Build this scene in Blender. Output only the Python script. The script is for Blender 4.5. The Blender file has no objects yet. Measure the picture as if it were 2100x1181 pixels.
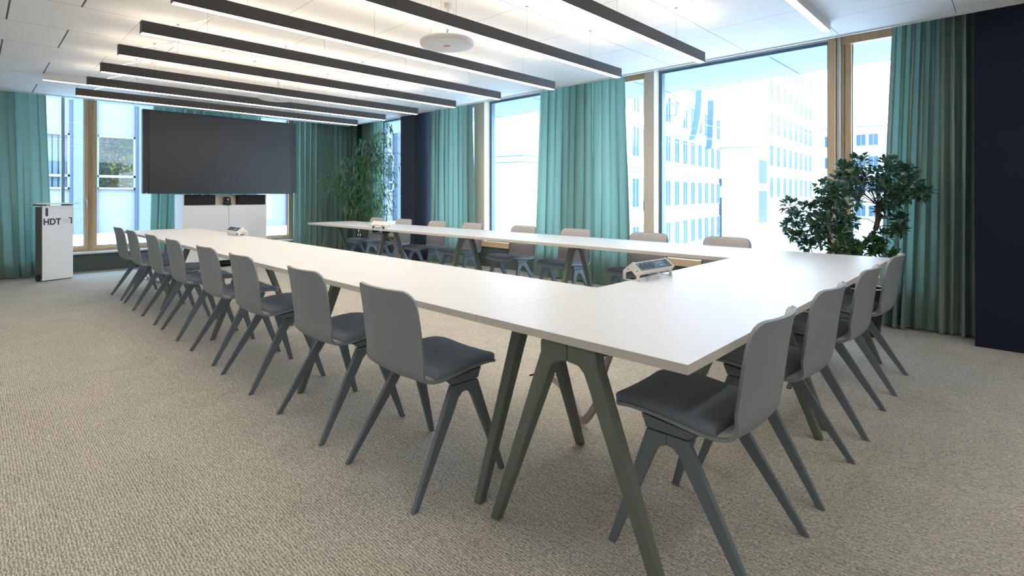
import bpy, bmesh, math, random
from mathutils import Vector, Matrix
PI = math.pi
S = bpy.context.scene
COL = S.collection

# ---------------------------------------------------------------- materials
def new_mat(name):
    m = bpy.data.materials.new(name); m.use_nodes = True
    nt = m.node_tree; nt.nodes.clear()
    out = nt.nodes.new('ShaderNodeOutputMaterial')
    return m, nt, out

def pbr(name, col, rough=.5, metal=0, bump=None, noise=None, spec=.5, transl=0, sheen=0, tcol=None):
    """bump=(scale,strength)  noise=(scale,amount,(sx,sy,sz))"""
    m, nt, out = new_mat(name)
    b = nt.nodes.new('ShaderNodeBsdfPrincipled')
    b.inputs['Base Color'].default_value = (*col, 1)
    b.inputs['Roughness'].default_value = rough
    b.inputs['Metallic'].default_value = metal
    b.inputs['Specular IOR Level'].default_value = spec
    if sheen:
        b.inputs['Sheen Weight'].default_value = sheen
    tc = None
    def coords(sc=(1, 1, 1)):
        tc = nt.nodes.new('ShaderNodeTexCoord'); mp = nt.nodes.new('ShaderNodeMapping')
        mp.inputs['Scale'].default_value = sc
        nt.links.new(tc.outputs['Object'], mp.inputs['Vector']); return mp.outputs['Vector']
    if noise:
        n = nt.nodes.new('ShaderNodeTexNoise'); n.inputs['Scale'].default_value = noise[0]; n.inputs['Detail'].default_value = 4
        nt.links.new(coords(noise[2]), n.inputs['Vector'])
        r = nt.nodes.new('ShaderNodeMapRange'); r.inputs[1].default_value = .3; r.inputs[2].default_value = .7
        r.inputs[3].default_value = 1 - noise[1]; r.inputs[4].default_value = 1 + noise[1]
        nt.links.new(n.outputs['Fac'], r.inputs[0])
        mx = nt.nodes.new('ShaderNodeVectorMath'); mx.operation = 'SCALE'; mx.inputs[0].default_value = col
        nt.links.new(r.outputs[0], mx.inputs['Scale']); nt.links.new(mx.outputs[0], b.inputs['Base Color'])
    if bump:
        n2 = nt.nodes.new('ShaderNodeTexNoise'); n2.inputs['Scale'].default_value = bump[0]; n2.inputs['Detail'].default_value = 3
        nt.links.new(coords(), n2.inputs['Vector'])
        bp = nt.nodes.new('ShaderNodeBump'); bp.inputs['Strength'].default_value = bump[1]; bp.inputs['Distance'].default_value = .002
        nt.links.new(n2.outputs['Fac'], bp.inputs['Height']); nt.links.new(bp.outputs[0], b.inputs['Normal'])
    if transl:
        t = nt.nodes.new('ShaderNodeBsdfTranslucent'); t.inputs[0].default_value = (*(tcol or col), 1)
        mix = nt.nodes.new('ShaderNodeMixShader'); mix.inputs[0].default_value = transl
        nt.links.new(b.outputs[0], mix.inputs[1]); nt.links.new(t.outputs[0], mix.inputs[2]); nt.links.new(mix.outputs[0], out.inputs[0])
    else:
        nt.links.new(b.outputs[0], out.inputs[0])
    return m

def emit(name, col, s):
    m, nt, out = new_mat(name)
    e = nt.nodes.new('ShaderNodeEmission'); e.inputs[0].default_value = (*col, 1); e.inputs[1].default_value = s
    nt.links.new(e.outputs[0], out.inputs[0]); return m

def math_node(nt, op, a, b=None):
    n = nt.nodes.new('ShaderNodeMath'); n.operation = op
    for i, v in enumerate((a, b)):
        if v is None: continue
        if isinstance(v, (int, float)): n.inputs[i].default_value = v
        else: nt.links.new(v, n.inputs[i])
    return n.outputs[0]

def glass(name, tint=(.93, .97, .98)):
    m, nt, out = new_mat(name)
    t = nt.nodes.new('ShaderNodeBsdfTransparent'); t.inputs[0].default_value = (*tint, 1)
    g = nt.nodes.new('ShaderNodeBsdfGlossy'); g.inputs['Roughness'].default_value = .01
    f = nt.nodes.new('ShaderNodeLayerWeight'); f.inputs[0].default_value = .5
    fac = math_node(nt, 'ADD', math_node(nt, 'MULTIPLY', math_node(nt, 'POWER', f.outputs['Facing'], 5.0), .5), .025)
    mix = nt.nodes.new('ShaderNodeMixShader')
    nt.links.new(fac, mix.inputs[0]); nt.links.new(t.outputs[0], mix.inputs[1]); nt.links.new(g.outputs[0], mix.inputs[2])
    nt.links.new(mix.outputs[0], out.inputs[0]); return m

def carpet_mat():
    m, nt, out = new_mat('carpet')
    b = nt.nodes.new('ShaderNodeBsdfPrincipled'); b.inputs['Roughness'].default_value = .95; b.inputs['Specular IOR Level'].default_value = .1
    tc = nt.nodes.new('ShaderNodeTexCoord')
    mp = nt.nodes.new('ShaderNodeMapping'); mp.inputs['Scale'].default_value = (1, .38, 1)
    nt.links.new(tc.outputs['Object'], mp.inputs['Vector'])
    w = nt.nodes.new('ShaderNodeTexWave'); w.wave_type = 'BANDS'; w.bands_direction = 'X'
    w.inputs['Scale'].default_value = 30; w.inputs['Distortion'].default_value = 7; w.inputs['Detail'].default_value = 2.5
    w.inputs['Detail Scale'].default_value = 3.2; w.inputs['Detail Roughness'].default_value = .6
    nt.links.new(mp.outputs[0], w.inputs['Vector'])
    mp2 = nt.nodes.new('ShaderNodeMapping'); mp2.inputs['Scale'].default_value = (1.6, .8, 1)
    nt.links.new(tc.outputs['Object'], mp2.inputs['Vector'])
    n = nt.nodes.new('ShaderNodeTexNoise'); n.inputs['Scale'].default_value = 150; n.inputs['Detail'].default_value = 3
    nt.links.new(mp2.outputs[0], n.inputs['Vector'])
    n3 = nt.nodes.new('ShaderNodeTexNoise'); n3.inputs['Scale'].default_value = 3; n3.inputs['Detail'].default_value = 2
    nt.links.new(tc.outputs['Object'], n3.inputs['Vector'])
    f = math_node(nt, 'ADD', math_node(nt, 'MULTIPLY', w.outputs['Fac'], .30), math_node(nt, 'MULTIPLY', n.outputs['Fac'], 1.02))
    f = math_node(nt, 'ADD', f, math_node(nt, 'MULTIPLY', n3.outputs['Fac'], .12))
    r = nt.nodes.new('ShaderNodeValToRGB')
    r.color_ramp.elements[0].position = .42; r.color_ramp.elements[0].color = (.155, .15, .13, 1)
    r.color_ramp.elements[1].position = .98; r.color_ramp.elements[1].color = (.76, .72, .62, 1)
    e = r.color_ramp.elements.new(.68); e.color = (.42, .395, .34, 1)
    nt.links.new(f, r.inputs[0]); nt.links.new(r.outputs[0], b.inputs['Base Color'])
    bp = nt.nodes.new('ShaderNodeBump'); bp.inputs['Strength'].default_value = .5; bp.inputs['Distance'].default_value = .004
    nt.links.new(f, bp.inputs['Height']); nt.links.new(bp.outputs[0], b.inputs['Normal'])
    nt.links.new(b.outputs[0], out.inputs[0]); return m

def ceiling_mat():
    """white metal ceiling panels, staggered; rows along X, joints along Y, fine perforation"""
    m, nt, out = new_mat('ceiling_panels')
    b = nt.nodes.new('ShaderNodeBsdfPrincipled'); b.inputs['Roughness'].default_value = .7
    tc = nt.nodes.new('ShaderNodeTexCoord'); sp = nt.nodes.new('ShaderNodeSeparateXYZ')
    nt.links.new(tc.outputs['Object'], sp.inputs[0])
    X, Y = sp.outputs[0], sp.outputs[1]
    ry = math_node(nt, 'DIVIDE', math_node(nt, 'SUBTRACT', Y, 1.87 - .778 * 20), .778)
    row = math_node(nt, 'FLOOR', ry); fy = math_node(nt, 'SUBTRACT', ry, row)
    par = math_node(nt, 'MODULO', row, 2.0)
    rx = math_node(nt, 'DIVIDE', math_node(nt, 'SUBTRACT', math_node(nt, 'SUBTRACT', X, .19 - 16), math_node(nt, 'MULTIPLY', par, .4)), .8)
    fx = math_node(nt, 'SUBTRACT', rx, math_node(nt, 'FLOOR', rx))
    left = math_node(nt, 'LESS_THAN', X, .8)
    gx = math_node(nt, 'ADD', .007, math_node(nt, 'MULTIPLY', left, .008))
    lx = math_node(nt, 'LESS_THAN', fx, gx); ly = math_node(nt, 'LESS_THAN', fy, .008)
    lx2 = lx
    line = math_node(nt, 'MAXIMUM', lx2, ly)
    dark = math_node(nt, 'MAXIMUM', math_node(nt, 'MULTIPLY', ly, .7), math_node(nt, 'MULTIPLY', lx2, math_node(nt, 'ADD', .5, math_node(nt, 'MULTIPLY', left, .42))))
    mix = nt.nodes.new('ShaderNodeMix'); mix.data_type = 'RGBA'
    mix.inputs['A'].default_value = (.86, .86, .85, 1); mix.inputs['B'].default_value = (.03, .03, .03, 1)
    nt.links.new(dark, mix.inputs['Factor'])
    nt.links.new(mix.outputs['Result'], b.inputs['Base Color'])
    nt.links.new(b.outputs[0], out.inputs[0]); return m

def wood_mat(name, c1, c2, axis=2):
    m, nt, out = new_mat(name)
    b = nt.nodes.new('ShaderNodeBsdfPrincipled'); b.inputs['Roughness'].default_value = .5
    tc = nt.nodes.new('ShaderNodeTexCoord'); mp = nt.nodes.new('ShaderNodeMapping')
    sc = [18, 18, 18]; sc[axis] = 1.2; mp.inputs['Scale'].default_value = sc
    nt.links.new(tc.outputs['Object'], mp.inputs['Vector'])
    n = nt.nodes.new('ShaderNodeTexNoise'); n.inputs['Scale'].default_value = 2.5; n.inputs['Detail'].default_value = 5; n.inputs['Distortion'].default_value = .6
    nt.links.new(mp.outputs[0], n.inputs['Vector'])
    r = nt.nodes.new('ShaderNodeValToRGB'); r.color_ramp.elements[0].position = .3; r.color_ramp.elements[1].position = .7
    r.color_ramp.elements[0].color = (*c1, 1); r.color_ramp.elements[1].color = (*c2, 1)
    nt.links.new(n.outputs['Fac'], r.inputs[0]); nt.links.new(r.outputs[0], b.inputs['Base Color'])
    nt.links.new(b.outputs[0], out.inputs[0]); return m

def leaf_mat(name, c1, c2, tr=.3):
    m, nt, out = new_mat(name)
    b = nt.nodes.new('ShaderNodeBsdfPrincipled'); b.inputs['Roughness'].default_value = .35
    gi = nt.nodes.new('ShaderNodeNewGeometry')
    r = nt.nodes.new('ShaderNodeValToRGB'); r.color_ramp.elements[0].color = (*c1, 1); r.color_ramp.elements[1].color = (*c2, 1)
    nt.links.new(gi.outputs['Random Per Island'], r.inputs[0]); nt.links.new(r.outputs[0], b.inputs['Base Color'])
    t = nt.nodes.new('ShaderNodeBsdfTranslucent'); nt.links.new(r.outputs[0], t.inputs[0])
    mix = nt.nodes.new('ShaderNodeMixShader'); mix.inputs[0].default_value = tr
    nt.links.new(b.outputs[0], mix.inputs[1]); nt.links.new(t.outputs[0], mix.inputs[2]); nt.links.new(mix.outputs[0], out.inputs[0])
    return m

M = dict(
    carpet=carpet_mat(), ceiling=ceiling_mat(),
    white=pbr('white_paint', (.78, .78, .77), .6), pocket=pbr('pocket_grey', (.35, .36, .36), .8),
    wall=pbr('white_wall', (.72, .70, .67), .8),
    navy=pbr('navy_wall', (.006, .012, .028), .8, spec=.25, noise=(6, .06, (1, 1, 1))),
    soffit=pbr('soffit_panel', (.23, .30, .36), .6),
    mullion=pbr('pale_steel', (.35, .50, .58), .4),
    pillar=pbr('navy_paint_lit', (.036, .042, .062), .8, spec=.25, noise=(6, .06, (1, 1, 1))),  # same paint as the navy wall, lightened in colour for stronger light there
    base=pbr('green_base', (.085, .115, .10), .6),
    sill=pbr('sill_white', (.7, .72, .70), .45),
    trim=pbr('trim_white', (.75, .77, .78), .4),
    wood=wood_mat('oak_frame', (.66, .44, .24), (.76, .55, .34)),
    woodpale=wood_mat('pale_oak_post', (.72, .63, .48), (.80, .72, .58)),
    darkmetal=pbr('dark_window_metal', (.13, .21, .28), .4, .3),
    glass=glass('window_glass'),
    curtain=pbr('curtain_green', (.255, .345, .30), .9, noise=(400, .06, (1, 1, .3)), transl=.24, tcol=(.34, .62, .50), sheen=.1, spec=.1),
    table=pbr('white_laminate', (.72, .72, .71), .38, noise=(2, .01, (1, 1, 1))),
    edge=pbr('white_edge_band', (.62, .60, .56), .5),
    tleg=pbr('sage_powder_coat', (.135, .160, .138), .42, bump=(600, .08)),
    shell=pbr('blue_grey_plastic', (.25, .29, .31), .48, bump=(900, .06)),
    cleg=pbr('slate_plastic', (.145, .18, .21), .45, bump=(900, .06)),
    pad=pbr('charcoal_fabric', (.21, .25, .305), .92, noise=(700, .25, (1, 1, 1)), bump=(700, .5), sheen=.25, spec=.15),
    padback=pbr('taupe_fabric', (.50, .475, .465), .92, noise=(700, .2, (1, 1, 1)), bump=(700, .5), sheen=.2, spec=.15),
    beam=pbr('anthracite_aluminium', (.048, .046, .046), .42, .2),
    black=pbr('black_plastic', (.012, .012, .014), .4),
    blackcloth=pbr('black_speaker_cloth', (.022, .021, .024), .95, bump=(900, .4)),
    screen=pbr('screen_glass', (.016, .019, .023), .33, spec=.6),
    bezel=pbr('screen_bezel', (.014, .018, .024), .35),
    cabwhite=pbr('cabinet_white', (.78, .79, .80), .45),
    lectwhite=pbr('lectern_white', (.82, .84, .85), .4),
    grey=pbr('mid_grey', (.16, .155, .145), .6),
    ink=pbr('lettering_ink', (.035, .04, .05), .6),
    inkpale=pbr('lettering_fine_ink', (.32, .36, .40), .6),
    panelblue=pbr('socket_panel', (.09, .16, .23), .25), portgrey=pbr('port_grey', (.30, .42, .50), .4),
    modwhite=pbr('module_white', (.78, .75, .70), .4),
    chrome=pbr('brushed_steel', (.55, .55, .55), .3, 1.0),
    cord=pbr('white_cord', (.72, .70, .66), .5), wire=pbr('steel_wire', (.35, .33, .30), .4, .5),
    spine=pbr('taupe_cable_guide', (.30, .26, .25), .5),
    led=emit('led_warm', (1.0, .88, .75), 9.5), ledup=emit('led_warm_up', (1.0, .81, .62), 7), ledw=emit('led_white', (1, .92, .84), 5), ledfill=emit('added_fill_neutral', (1, .96, .91), 5.2),  # the neutral one is for the added fill strips out of view
    orange=pbr('orange_mark', (.60, .16, .08), .5),
    potgrey=pbr('pot_slate', (.035, .042, .055), .5), potblack=pbr('pot_black', (.01, .012, .015), .3), soil=pbr('potting_soil', (.05, .035, .025), .95, bump=(60, 1)),
    bark=pbr('bark', (.17, .105, .07), .9, bump=(60, .8), noise=(20, .3, (1, 1, 1))),
    leaf=leaf_mat('ficus_leaf', (.045, .11, .08), (.12, .24, .13)),
    leaf2=leaf_mat('narrow_leaf', (.05, .14, .07), (.19, .36, .15)),
    leafy=leaf_mat('fresh_leaf', (.10, .22, .04), (.20, .38, .08), .5),
    facade=pbr('facade_render', (.50, .52, .54), .85), facade2=pbr('facade_panel', (.45, .52, .58), .6), facade3=pbr('facade_cladding', (.17, .185, .20), .6),
    facadeline=pbr('facade_groove', (.10, .14, .18), .8),
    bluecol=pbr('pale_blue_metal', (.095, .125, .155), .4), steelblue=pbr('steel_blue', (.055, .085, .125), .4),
    fglass=pbr('facade_glass', (.03, .07, .11), .2, spec=.5), fframe=pbr('facade_window_frame', (.22, .30, .38), .5),
    concrete=pbr('concrete', (.42, .47, .50), .9, noise=(3, .2, (1, 1, .3))), plaza=pbr('plaza_paving', (.78, .78, .77), .9),
    signblue=pbr('sign_letter_side', (.05, .10, .16), .5), signwhite=pbr('sign_letter_face', (.8, .8, .8), .5),
    tree=leaf_mat('tree_leaf', (.10, .18, .10), (.45, .45, .16), .5), treeo=leaf_mat('tree_leaf_autumn', (.40, .42, .12), (.75, .55, .20), .5),
)

# ---------------------------------------------------------------- mesh builder
class MB:
    def __init__(s): s.v = []; s.f = []; s.mi = []; s.cur = 0
    def add(s, vs, fs):
        o = len(s.v); s.v += [tuple(p) for p in vs]; s.f += [tuple(i + o for i in f) for f in fs]; s.mi += [s.cur] * len(fs); return s
    def box(s, x0, x1, y0, y1, z0, z1):
        return s.add([(x0, y0, z0), (x1, y0, z0), (x1, y1, z0), (x0, y1, z0), (x0, y0, z1), (x1, y0, z1), (x1, y1, z1), (x0, y1, z1)],
                     [(0, 3, 2, 1), (4, 5, 6, 7), (0, 1, 5, 4), (1, 2, 6, 5), (2, 3, 7, 6), (3, 0, 4, 7)])
    def obox(s, c, ax, ay, az):
        """oriented box: centre and three half-axis vectors"""
        c, ax, ay, az = map(Vector, (c, ax, ay, az)); vs = []
        for k in (-1, 1):
            for a, b in ((-1, -1), (1, -1), (1, 1), (-1, 1)): vs.append(c + ax * a + ay * b + az * k)
        return s.add(vs, [(0, 3, 2, 1), (4, 5, 6, 7), (0, 1, 5, 4), (1, 2, 6, 5), (2, 3, 7, 6), (3, 0, 4, 7)])
    def prism(s, poly, fn, t0, t1):
        """poly of 2-D points, fn(a,b,t)->xyz"""
        n = len(poly)
        vs = [fn(a, b, t0) for a, b in poly] + [fn(a, b, t1) for a, b in poly]
        fs = [tuple(range(n - 1, -1, -1)), tuple(range(n, 2 * n))] + [(i, (i + 1) % n, n + (i + 1) % n, n + i) for i in range(n)]
        return s.add(vs, fs)
    def tube(s, pts, r, n=8, cap=True):
        pts = [Vector(p) for p in pts]; rs = r if isinstance(r, (list, tuple)) else [r] * len(pts)
        vs = []; up = Vector((0, 0, 1))
        for i, p in enumerate(pts):
            t = (pts[min(i + 1, len(pts) - 1)] - pts[max(i - 1, 0)])
            if t.length < 1e-9: t = Vector((0, 0, 1))
            t.normalize()
            ref = Vector((1, 0, 0)) if abs(t.z) > .9 else up
            a = t.cross(ref).normalized(); b = t.cross(a)
            for k in range(n):
                q = 2 * PI * k / n; vs.append(p + (a * math.cos(q) + b * math.sin(q)) * rs[i])
        fs = []
        for i in range(len(pts) - 1):
            for k in range(n): fs.append((i * n + k, i * n + (k + 1) % n, (i + 1) * n + (k + 1) % n, (i + 1) * n + k))
        if cap: fs += [tuple(range(n)), tuple(range((len(pts) - 1) * n, len(pts) * n))[::-1]]
        return s.add(vs, fs)
    def lathe(s, prof, c=(0, 0, 0), n=32):
        vs = []; m = len(prof)
        for k in range(n):
            q = 2 * PI * k / n
            for r, z in prof: vs.append((c[0] + r * math.cos(q), c[1] + r * math.sin(q), c[2] + z))
        fs = []
        for k in range(n):
            k2 = (k + 1) % n
            for i in range(m - 1): fs.append((k * m + i, k2 * m + i, k2 * m + i + 1, k * m + i + 1))
        fs += [tuple(k * m for k in range(n))[::-1], tuple(k * m + m - 1 for k in range(n))]
        return s.add(vs, fs)
    def build(s, name, mat, parent=None, smooth=40, bevel=0, loc=None, recalc=True):
        me = bpy.data.meshes.new(name); me.from_pydata(s.v, [], s.f)
        mats = mat if isinstance(mat, (list, tuple)) else [mat]
        for q in mats: me.materials.append(M[q])
        for p, i in zip(me.polygons, s.mi): p.material_index = i
        if recalc or bevel:
            bm = bmesh.new(); bm.from_mesh(me)
            bmesh.ops.recalc_face_normals(bm, faces=bm.faces)
            if bevel:
                es = [e for e in bm.edges if len(e.link_faces) == 2 and e.calc_face_angle(0) > math.radians(25)]
                bmesh.ops.bevel(bm, geom=es, offset=bevel, segments=2, affect='EDGES', profile=.5, clamp_overlap=True)
            bm.to_mesh(me); bm.free()
        if bevel: smooth = min(smooth, 20)
        if smooth:
            for p in me.polygons: p.use_smooth = True
            me.set_sharp_from_angle(angle=math.radians(smooth))
        me.update()
        o = bpy.data.objects.new(name, me); COL.objects.link(o)
        if parent: o.parent = parent
        if loc: o.location = loc
        return o

def tag(o, label=None, cat=None, group=None, kind=None):
    if label: o['label'] = label
    if cat: o['category'] = cat
    if group: o['group'] = group
    if kind: o['kind'] = kind
    return o
def empty(name, loc=(0, 0, 0), rz=0, label=None, cat=None, group=None, kind=None):
    o = bpy.data.objects.new(name, None); COL.objects.link(o); o.location = loc; o.rotation_euler = (0, 0, rz); o.empty_display_size = .1
    return tag(o, label, cat, group, kind)
def B(x0, x1, y0, y1, z0, z1): return MB().box(x0, x1, y0, y1, z0, z1)
def struct(name, mb, mat, **k): return tag(mb.build(name, mat, **k), kind='structure')
KIDS = {}
def copy_tree(o, parent=None):
    c = o.copy(); COL.objects.link(c)
    if parent: c.parent = parent
    for ch in o.children: copy_tree(ch, c)
    return c

# ---------------------------------------------------------------- room shell
ZC = 2.62                       # suspended ceiling
XE, YE = 5.57, 9.65             # where the ceiling stops short of the two window walls
struct('floor', B(-2.1, 6.34, -2.6, 10.34, -.12, 0), 'carpet')
struct('ceiling', B(-2.1, XE, -2.6, YE, ZC, ZC + .03), 'ceiling')
mb = MB(); mb.box(-2.1, 6.5, -2.6, 10.5, 2.86, 3.1); struct('ceiling_slab', mb, 'pocket')
mb = MB(); mb.box(XE - .012, XE, -2.6, YE, ZC - .004, ZC); mb.box(XE + .004, XE + .024, -2.6, YE + .03, ZC - .012, ZC + .05)
mb.box(XE, XE + .004, -2.6, YE, ZC + .01, ZC + .05)
struct('trim_1', mb, 'trim')
mb = MB(); mb.box(-2.1, XE, YE + .004, YE + .024, ZC - .012, ZC + .05); struct('trim_2', mb, 'trim')
struct('wall_left', B(-2.1, -2.0, -2.6, 10.34, 0, 2.86), 'wall')
struct('wall_near', B(-2.0, 5.6, -2.6, -2.5, 0, 2.86), 'wall')
struct('wall_right', B(5.6, 6.34, -2.6, .21, 0, 2.86), 'navy')
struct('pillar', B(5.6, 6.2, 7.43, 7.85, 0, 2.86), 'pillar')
mb = MB(); mb.box(6.10, 6.34, .21, 10.05, 0, .33)
struct('wall_right_base', mb, 'base')
mb = MB(); mb.box(-2.0, 6.34, 10.05, 10.34, 0, .27)
struct('wall_back_base', mb, 'base')
struct('baseboard_right', B(6.085, 6.10, .21, 7.43, 0, .09), 'base')
struct('baseboard_back', B(-2.0, 6.1, 10.035, 10.05, 0, .09), 'base')
mb = MB(); mb.box(6.10, 6.34, .21, 10.34, 2.775, 2.86); mb.box(-2.0, 6.34, 10.05, 10.34, 2.775, 2.86)
struct('wall_header', mb, 'trim')
struct('window_sill_right', B(6.045, 6.30, .21, 7.43, .33, .415), 'wood', bevel=.003)
struct('window_sill_right_far', B(6.045, 6.30, 7.85, 10.0, .33, .415), 'wood', bevel=.003)
struct('window_sill_back', B(-2.0, 6.04, 9.975, 10.30, .27, .298), 'sill', bevel=.003)

# windows: frame mesh with pane, sash and handle children
wn = [0]
def window(axis, u0, u1, z0, z1, plane, kind, parts_mat='wood', handle=None):
    """axis 'y': runs along Y at X=plane ; axis 'x': runs along X at Y=plane"""
    wn[0] += 1
    def bx(mb, a0, a1, zz0, zz1, d0, d1):
        if axis == 'y': mb.box(plane + d0, plane + d1, a0, a1, zz0, zz1)
        else: mb.box(a0, a1, plane + d0, plane + d1, zz0, zz1)
    fm = MB(); w = .035 if kind == 'fixed' else .018
    fb = .045 if kind == 'fixed' else .02
    d = (-.02, .06) if kind == 'fixed' else (-.05, .06)
    bx(fm, u0, u0 + w, z0, z1, *d); bx(fm, u1 - w, u1, z0, z1, *d); bx(fm, u0 + w, u1 - w, z0, z0 + fb, *d); bx(fm, u0 + w, u1 - w, z1 - w, z1, *d)
    root = fm.build('window_%d' % wn[0], parts_mat if kind != 'fixed' else 'darkmetal', bevel=.003)
    tag(root, kind='structure')
    i0, i1, j0, j1 = u0 + w, u1 - w, z0 + fb, z1 - w
    if kind == 'sash':
        sm = MB(); sw = .058
        a = .004
        bx(sm, i0 + a, i0 + sw, j0 + a, j1 - a, -.035, .05); bx(sm, i1 - sw, i1 - a, j0 + a, j1 - a, -.035, .05)
        bx(sm, i0 + sw, i1 - sw, j0 + a, j0 + sw, -.035, .05); bx(sm, i0 + sw, i1 - sw, j1 - sw, j1 - a, -.035, .05)
        so = sm.build('sash', parts_mat, root, bevel=.004)
        i0 += sw; i1 -= sw; j0 += sw; j1 -= sw
        if handle is not None:
            h = MB(); zh = 1.1
            e = i0 - sw * .5 if handle < 0 else i1 + sw * .5
            if axis == 'y':
                h.box(plane - .045, plane - .035, e - .014, e + .014, zh - .035, zh + .035); h.box(plane - .075, plane - .045, e - .008, e + .008, zh - .008, zh + .008)
                h.box(plane - .085, plane - .072, e - .011, e + .011, zh - .12, zh + .012)
            else:
                h.box(e - .014, e + .014, plane - .045, plane - .035, zh - .035, zh + .035); h.box(e - .008, e + .008, plane - .075, plane - .045, zh - .008, zh + .008)
                h.box(e - .011, e + .011, plane - .085, plane - .072, zh - .12, zh + .012)
            h.build('handle', 'chrome', so, bevel=.003)
    g = MB(); bx(g, i0, i1, j0, j1, .010, .022); g.build('pane', 'glass', root, smooth=0)
    if kind == 'sash':
        g = MB()
        for q in ((i0, i0 + .006, j0, j1), (i1 - .006, i1, j0, j1), (i0, i1, j0, j0 + .006), (i0, i1, j1 - .006, j1)): bx(g, *q, .0, .03)
        g.build('seal', 'black', root, smooth=0)
    return root
ZW0, ZW1 = .416, 2.775
window('y', .62, 1.19, ZW0, ZW1, 6.2, 'sash', handle=-1)
window('y', 1.285, 3.12, ZW0, 2.735, 6.2, 'fixed')
window('y', 3.25, 4.19, ZW0, ZW1, 6.2, 'sash', handle=-1)
window('y', 4.34, 6.12, ZW0, 2.735, 6.2, 'fixed')
window('y', 6.36, 7.42, ZW0, ZW1, 6.2, 'sash')
window('y', 7.86, 9.28, ZW0, 2.735, 6.2, 'fixed')
window('x', .345, 1.325, .30, ZW1, 10.2, 'sash', handle=1)
window('x', 1.33, 2.75, .30, ZW1, 10.2, 'sash')
window('x', 3.05, 4.60, .30, ZW1, 10.2, 'sash')
mb = MB(); mb.box(6.19, 6.26, 1.285, 3.12, 2.735, 2.775); mb.box(6.19, 6.26, 4.34, 6.12, 2.735, 2.775); mb.box(6.19, 6.26, 7.86, 9.28, 2.735, 2.775)
struct('window_head_rail', mb, 'trim')
mb = MB(); mb.box(6.13, 6.19, .62, 1.19, 2.665, 2.775); mb.box(6.13, 6.19, 3.25, 4.19, 2.665, 2.775)
struct('window_head_board', mb, 'wood')
# posts between the windows
tn = [2]
def post(x0, x1, y0, y1, mat, z0=.415, z1=2.775):
    tn[0] += 1; return struct('trim_%d' % tn[0], B(x0, x1, y0, y1, z0, z1), mat, bevel=.004)
post(6.04, 6.26, 1.225, 1.285, 'wood'); post(6.14, 6.26, 1.19, 1.225, 'wood')
post(6.04, 6.26, 3.12, 3.25, 'woodpale')
post(6.10, 6.26, 4.19, 4.34, 'wood')
post(6.04, 6.26, 6.12, 6.36, 'woodpale')
post(6.02, 6.26, 9.28, 9.5, 'woodpale'); post(6.05, 6.30, 9.5, 10.3, 'base')
post(-2.0, .34, 10.06, 10.30, 'wall', .298); post(6.06, 6.30, .21, .62, 'wall'); post(2.75, 3.05, 10.1, 10.26, 'wood', .298); post(4.60, 6.05, 10.08, 10.28, 'base', .298)
# white round pipe in the groove of the near post
mb = MB(); mb.tube([(6.10, 1.205, .415), (6.10, 1.205, 2.76)], .016, 16); struct('trim_pipe', mb, 'trim')

# ---------------------------------------------------------------- curtains
def curtain(axis, plane, top, bot, n, seed, label, amp=.07, z0=.015, z1=2.76, lean=0):
    rnd = random.Random(seed); per = 16; N = int(n * per); rows = 26
    # random fold centres: warp phase
    K = [rnd.uniform(-1, 1) for _ in range(int(n) + 3)]; A = [rnd.uniform(.45, 1.15) for _ in range(int(n) + 3)]
    Bq = [rnd.uniform(-1, 1) for _ in range(int(n) + 3)]
    mb = MB(); vs = []
    def lerp(L, q):
        i = int(q); f = q - i; f = f * f * (3 - 2 * f); return L[i] * (1 - f) + L[i + 1] * f
    for r in range(rows + 1):
        t = r / rows; z = z1 + (z0 - z1) * t
        u0 = top[0] + (bot[0] - top[0]) * t; u1 = top[1] + (bot[1] - top[1]) * t
        for i in range(N + 1):
            s = i / N; q = s * n
            ph = 2 * PI * q + 1.1 * lerp(K, q) * (.4 + .9 * t)
            a = amp * lerp(A, q) * (.55 + .6 * t ** .7) * (1 + .25 * math.sin(5 * t + 3 * lerp(Bq, q)))
            off = a * (math.sin(ph) + .22 * math.sin(2 * ph + 2 * lerp(Bq, q)))
            u = u0 + (u1 - u0) * (s + .018 * lerp(Bq, q) * t) + .30 * a * math.sin(2 * ph)
            off += lean * t * t
            vs.append((plane + off, u, z) if axis == 'y' else (u, plane + off, z))
    fs = []
    for r in range(rows):
        for i in range(N): fs.append((r * (N + 1) + i, r * (N + 1) + i + 1, (r + 1) * (N + 1) + i + 1, (r + 1) * (N + 1) + i))
    mb.add(vs, fs); o = mb.build('curtain', 'curtain', smooth=80, recalc=False)
    tag(o, label, 'curtain', 'green floor-length curtains')
    rail = MB()
    if axis == 'y': rail.box(plane - .012, plane + .012, min(top) - .03, max(top) + .03, z1 + .005, z1 + .028)
    else: rail.box(min(top) - .03, max(top) + .03, plane - .012, plane + .012, z1 + .005, z1 + .028)
    rail.build('curtain_rail', 'trim', o)
    return o
curtain('y', 5.90, (.232, .765), (.232, .86), 8.4, 3, 'green curtain in close folds beside the navy wall at the right')
curtain('y', 5.90, (3.44, 4.83), (3.40, 4.93), 11.4, 5, 'wide green curtain hanging between two bright windows in the middle of the window wall')
curtain('y', 5.90, (6.25, 7.36), (6.22, 7.40), 9.4, 8, 'green curtain just right of the free-standing dark pillar')
curtain('y', 5.93, (8.95, 9.72), (8.95, 9.72), 7.4, 11, 'darker green curtain in the room corner behind the narrow-leaved plant')
curtain('x', 9.85, (-.95, .77), (-.95, .85), 10.4, 14, 'dark green curtain at the far left, behind the white lectern')
curtain('x', 9.87, (2.12, 3.88), (2.05, 3.80), 11.4, 17, 'green curtain hanging directly behind the big black screen')
curtain('x', 9.85, (4.50, 5.93), (4.50, 5.93), 12.4, 20, 'green curtain right of the black screen, reaching into the room corner')

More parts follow.
